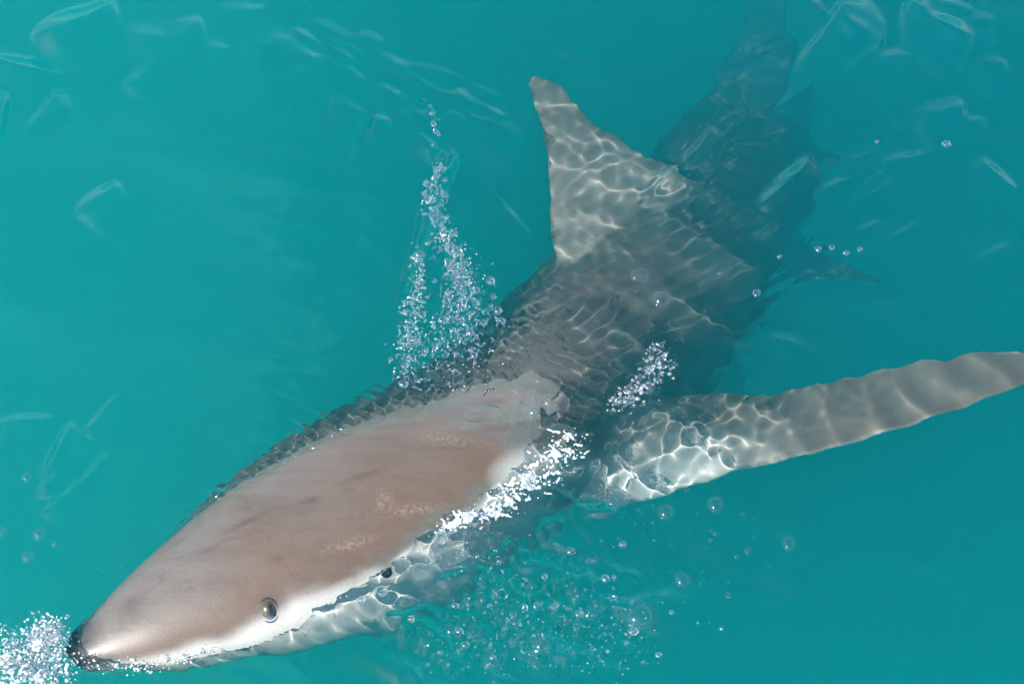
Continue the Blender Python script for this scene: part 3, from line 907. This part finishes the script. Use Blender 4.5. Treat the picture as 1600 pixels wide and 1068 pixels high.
sp = spread(900, [(560, 920, 10), (640, 870, 16), (740, 880, 50), (860, 960, 80), (960, 1000, 60), (760, 1010, 60)], 1)
foam('spray', sp, 'fine white spray scattered over the churned water', m_froth, .5, 1.6, .003)

# torn ligaments of clear water joining the drops of the splash
def ligaments(name, lines, label, r0, r1):
    v, f = [], []
    for x, y, a, ln in lines:
        if on_skin(x, y): continue
        n = 9
        rr_ = RNG.uniform(r0, r1) / 1000
        bend = RNG.normal() * .9
        ph = RNG.random() * 6
        px_, py_ = x, y
        b_ = len(v)
        for i in range(n):
            u = i / (n - 1)
            ang = a + bend * (u - .5) + .5 * math.sin(5 * u + ph)
            p = at(px_, py_, 0)
            z = surf(p.x, p.y) + rr_ * .6 + rr_ * math.sin(math.pi * u)
            w = rr_ * (.25 + .75 * abs(math.sin(7 * u + ph))) * (math.sin(math.pi * min(.97, max(.03, u))) ** .4)
            d = Vector((math.cos(ang), -math.sin(ang), 0)); s_ = d.cross(Vector((0, 0, 1)))
            for k in range(7):
                t_ = 2 * math.pi * k / 7
                c = Vector((p.x, p.y, z)) + s_ * (w * 1.5 * math.cos(t_)) + Vector((0, 0, w * math.sin(t_)))
                v.append(tuple(c))
            px_ += math.cos(ang) * ln / n; py_ += math.sin(ang) * ln / n
        for i in range(n - 1):
            for k in range(7):
                f.append((b_ + i * 7 + k, b_ + i * 7 + (k + 1) % 7, b_ + (i + 1) * 7 + (k + 1) % 7, b_ + (i + 1) * 7 + k))
        f.append(tuple(b_ + k for k in range(7))); f.append(tuple(b_ + (n - 1) * 7 + k for k in range(7))[::-1])
    tag(mesh_obj(name, v, f, m_drop), label, None, None, 'stuff')
def mass(name, spots, label, mat, r0, r1, voxel, lift, flat=.7, sm=3):
    """Clear water torn into joined lumps, strands and holes: many overlapping drops fused into one skin."""
    v, f = [], []
    for x, y in spots:
        if name == 'splash' and on_skin(x, y): continue
        p = at(x, y, 0.0)
        n = RNG.integers(2, 6)
        r = (r0 + (r1 - r0) * RNG.random() ** 2) / 1000
        a, z = RNG.random() * 6.28, surf(p.x, p.y) + RNG.random() * lift
        qx, qy = p.x, p.y
        for i in range(n):
            b_ = len(v)
            for c in ICO[0]: v.append((qx + c.x * r, qy + c.y * r, z + c.z * r * flat))
            f += [tuple(b_ + i_ for i_ in q) for q in ICO[1]]
            a += RNG.normal() * .7
            qx += math.cos(a) * r * 1.15; qy += math.sin(a) * r * 1.15; z += RNG.normal() * r * .3
            r *= RNG.uniform(.65, 1.0)
    m = bpy.data.meshes.new(name); m.from_pydata(v, [], f)
    t_ = bpy.data.objects.new(name, m); COL.objects.link(t_)
    d = t_.modifiers.new('r', 'REMESH'); d.mode = 'VOXEL'; d.voxel_size = voxel
    d = t_.modifiers.new('s', 'SMOOTH'); d.iterations = sm; d.factor = .5
    e = bpy.data.meshes.new_from_object(t_.evaluated_get(bpy.context.evaluated_depsgraph_get()))
    bpy.data.objects.remove(t_); bpy.data.meshes.remove(m)
    e.name = name; e.shade_smooth(); e.materials.clear(); e.materials.append(mat)
    o = bpy.data.objects.new(name, e); COL.objects.link(o)
    tag(o, label, None, None, 'stuff')
    return o
sp = spread(250, [(682, 262, 5), (686, 330, 9), (700, 390, 12), (724, 440, 16), (728, 490, 20), (715, 545, 34), (690, 590, 36)], 1) + spread(60, [(655, 395, 5), (648, 470, 8), (632, 590, 9)], 1)
mass('splash', sp, 'torn clear water flung up in the splash trail left of the dorsal fin', m_drop, 1.2, 4.6, .0011, .008)
sp = spread(230, [(-10, 1040, 24), (40, 1010, 24), (84, 980, 14), (60, 1040, 26), (20, 1060, 30), (95, 1045, 16)], 1)
mass('splash', sp, 'torn clear water thrown up by the tip of the snout', m_drop, 1.6, 5.5, .0012, .012)
sp = spread(150, [(-10, 1044, 20), (36, 1020, 20), (78, 990, 10), (60, 1046, 22), (20, 1062, 24)], 1)
mass('foam', sp, 'milky froth around the tip of the snout', m_white, 1.5, 6.0, .0012, .008, .6)
sp = spread(330, [(905, 690, 15), (862, 728, 18), (822, 762, 16), (775, 798, 11), (700, 838, 7)], 1)
mass('white_water', sp, 'bright white sheet of broken water along the shoulder', m_white, 1.0, 4.6, .0010, .003, .4)
sp = spread(110, [(1028, 540, 8), (1030, 580, 12), (1002, 606, 11), (965, 640, 8)], 1)
mass('splash', sp, 'knot of broken clear water behind the back', m_drop, 1.4, 5.0, .0011, .006)
sp = spread(150, [(640, 880, 10), (720, 880, 26), (800, 905, 50), (880, 950, 60), (950, 985, 40), (740, 990, 50)], 1)
mass('splash', sp, 'strands of broken clear water over the wake below the cheek', m_drop, .8, 3.4, .0010, .002, .6)

lines = [(x, y, R(RNG.normal(95, 35)), RNG.uniform(5, 17)) for x, y in spread(150, [(680, 280, 6), (690, 360, 10), (718, 420, 13), (735, 480, 22), (705, 540, 36), (690, 590, 36)], 1)]
lines += [(x, y, R(RNG.normal(150, 30)), RNG.uniform(5, 14)) for x, y in spread(36, [(655, 400, 6), (645, 480, 8), (632, 600, 9)], 1)]
ligaments('spray', lines, 'torn threads of clear water in the splash trail', 1.0, 2.8)
lines = [(x, y, R(RNG.normal(130, 40)), RNG.uniform(5, 20)) for x, y in spread(90, [(0, 1035, 26), (60, 985, 18), (90, 1045, 22)], 1)]
ligaments('spray', lines, 'torn threads of clear water in the foam at the snout', 1.2, 3.2)

# enlarge to the scene's units
for o in COL.objects:
    if o.parent is None and o.type == 'MESH':
        o.location = o.location * K
        o.scale = o.scale * K
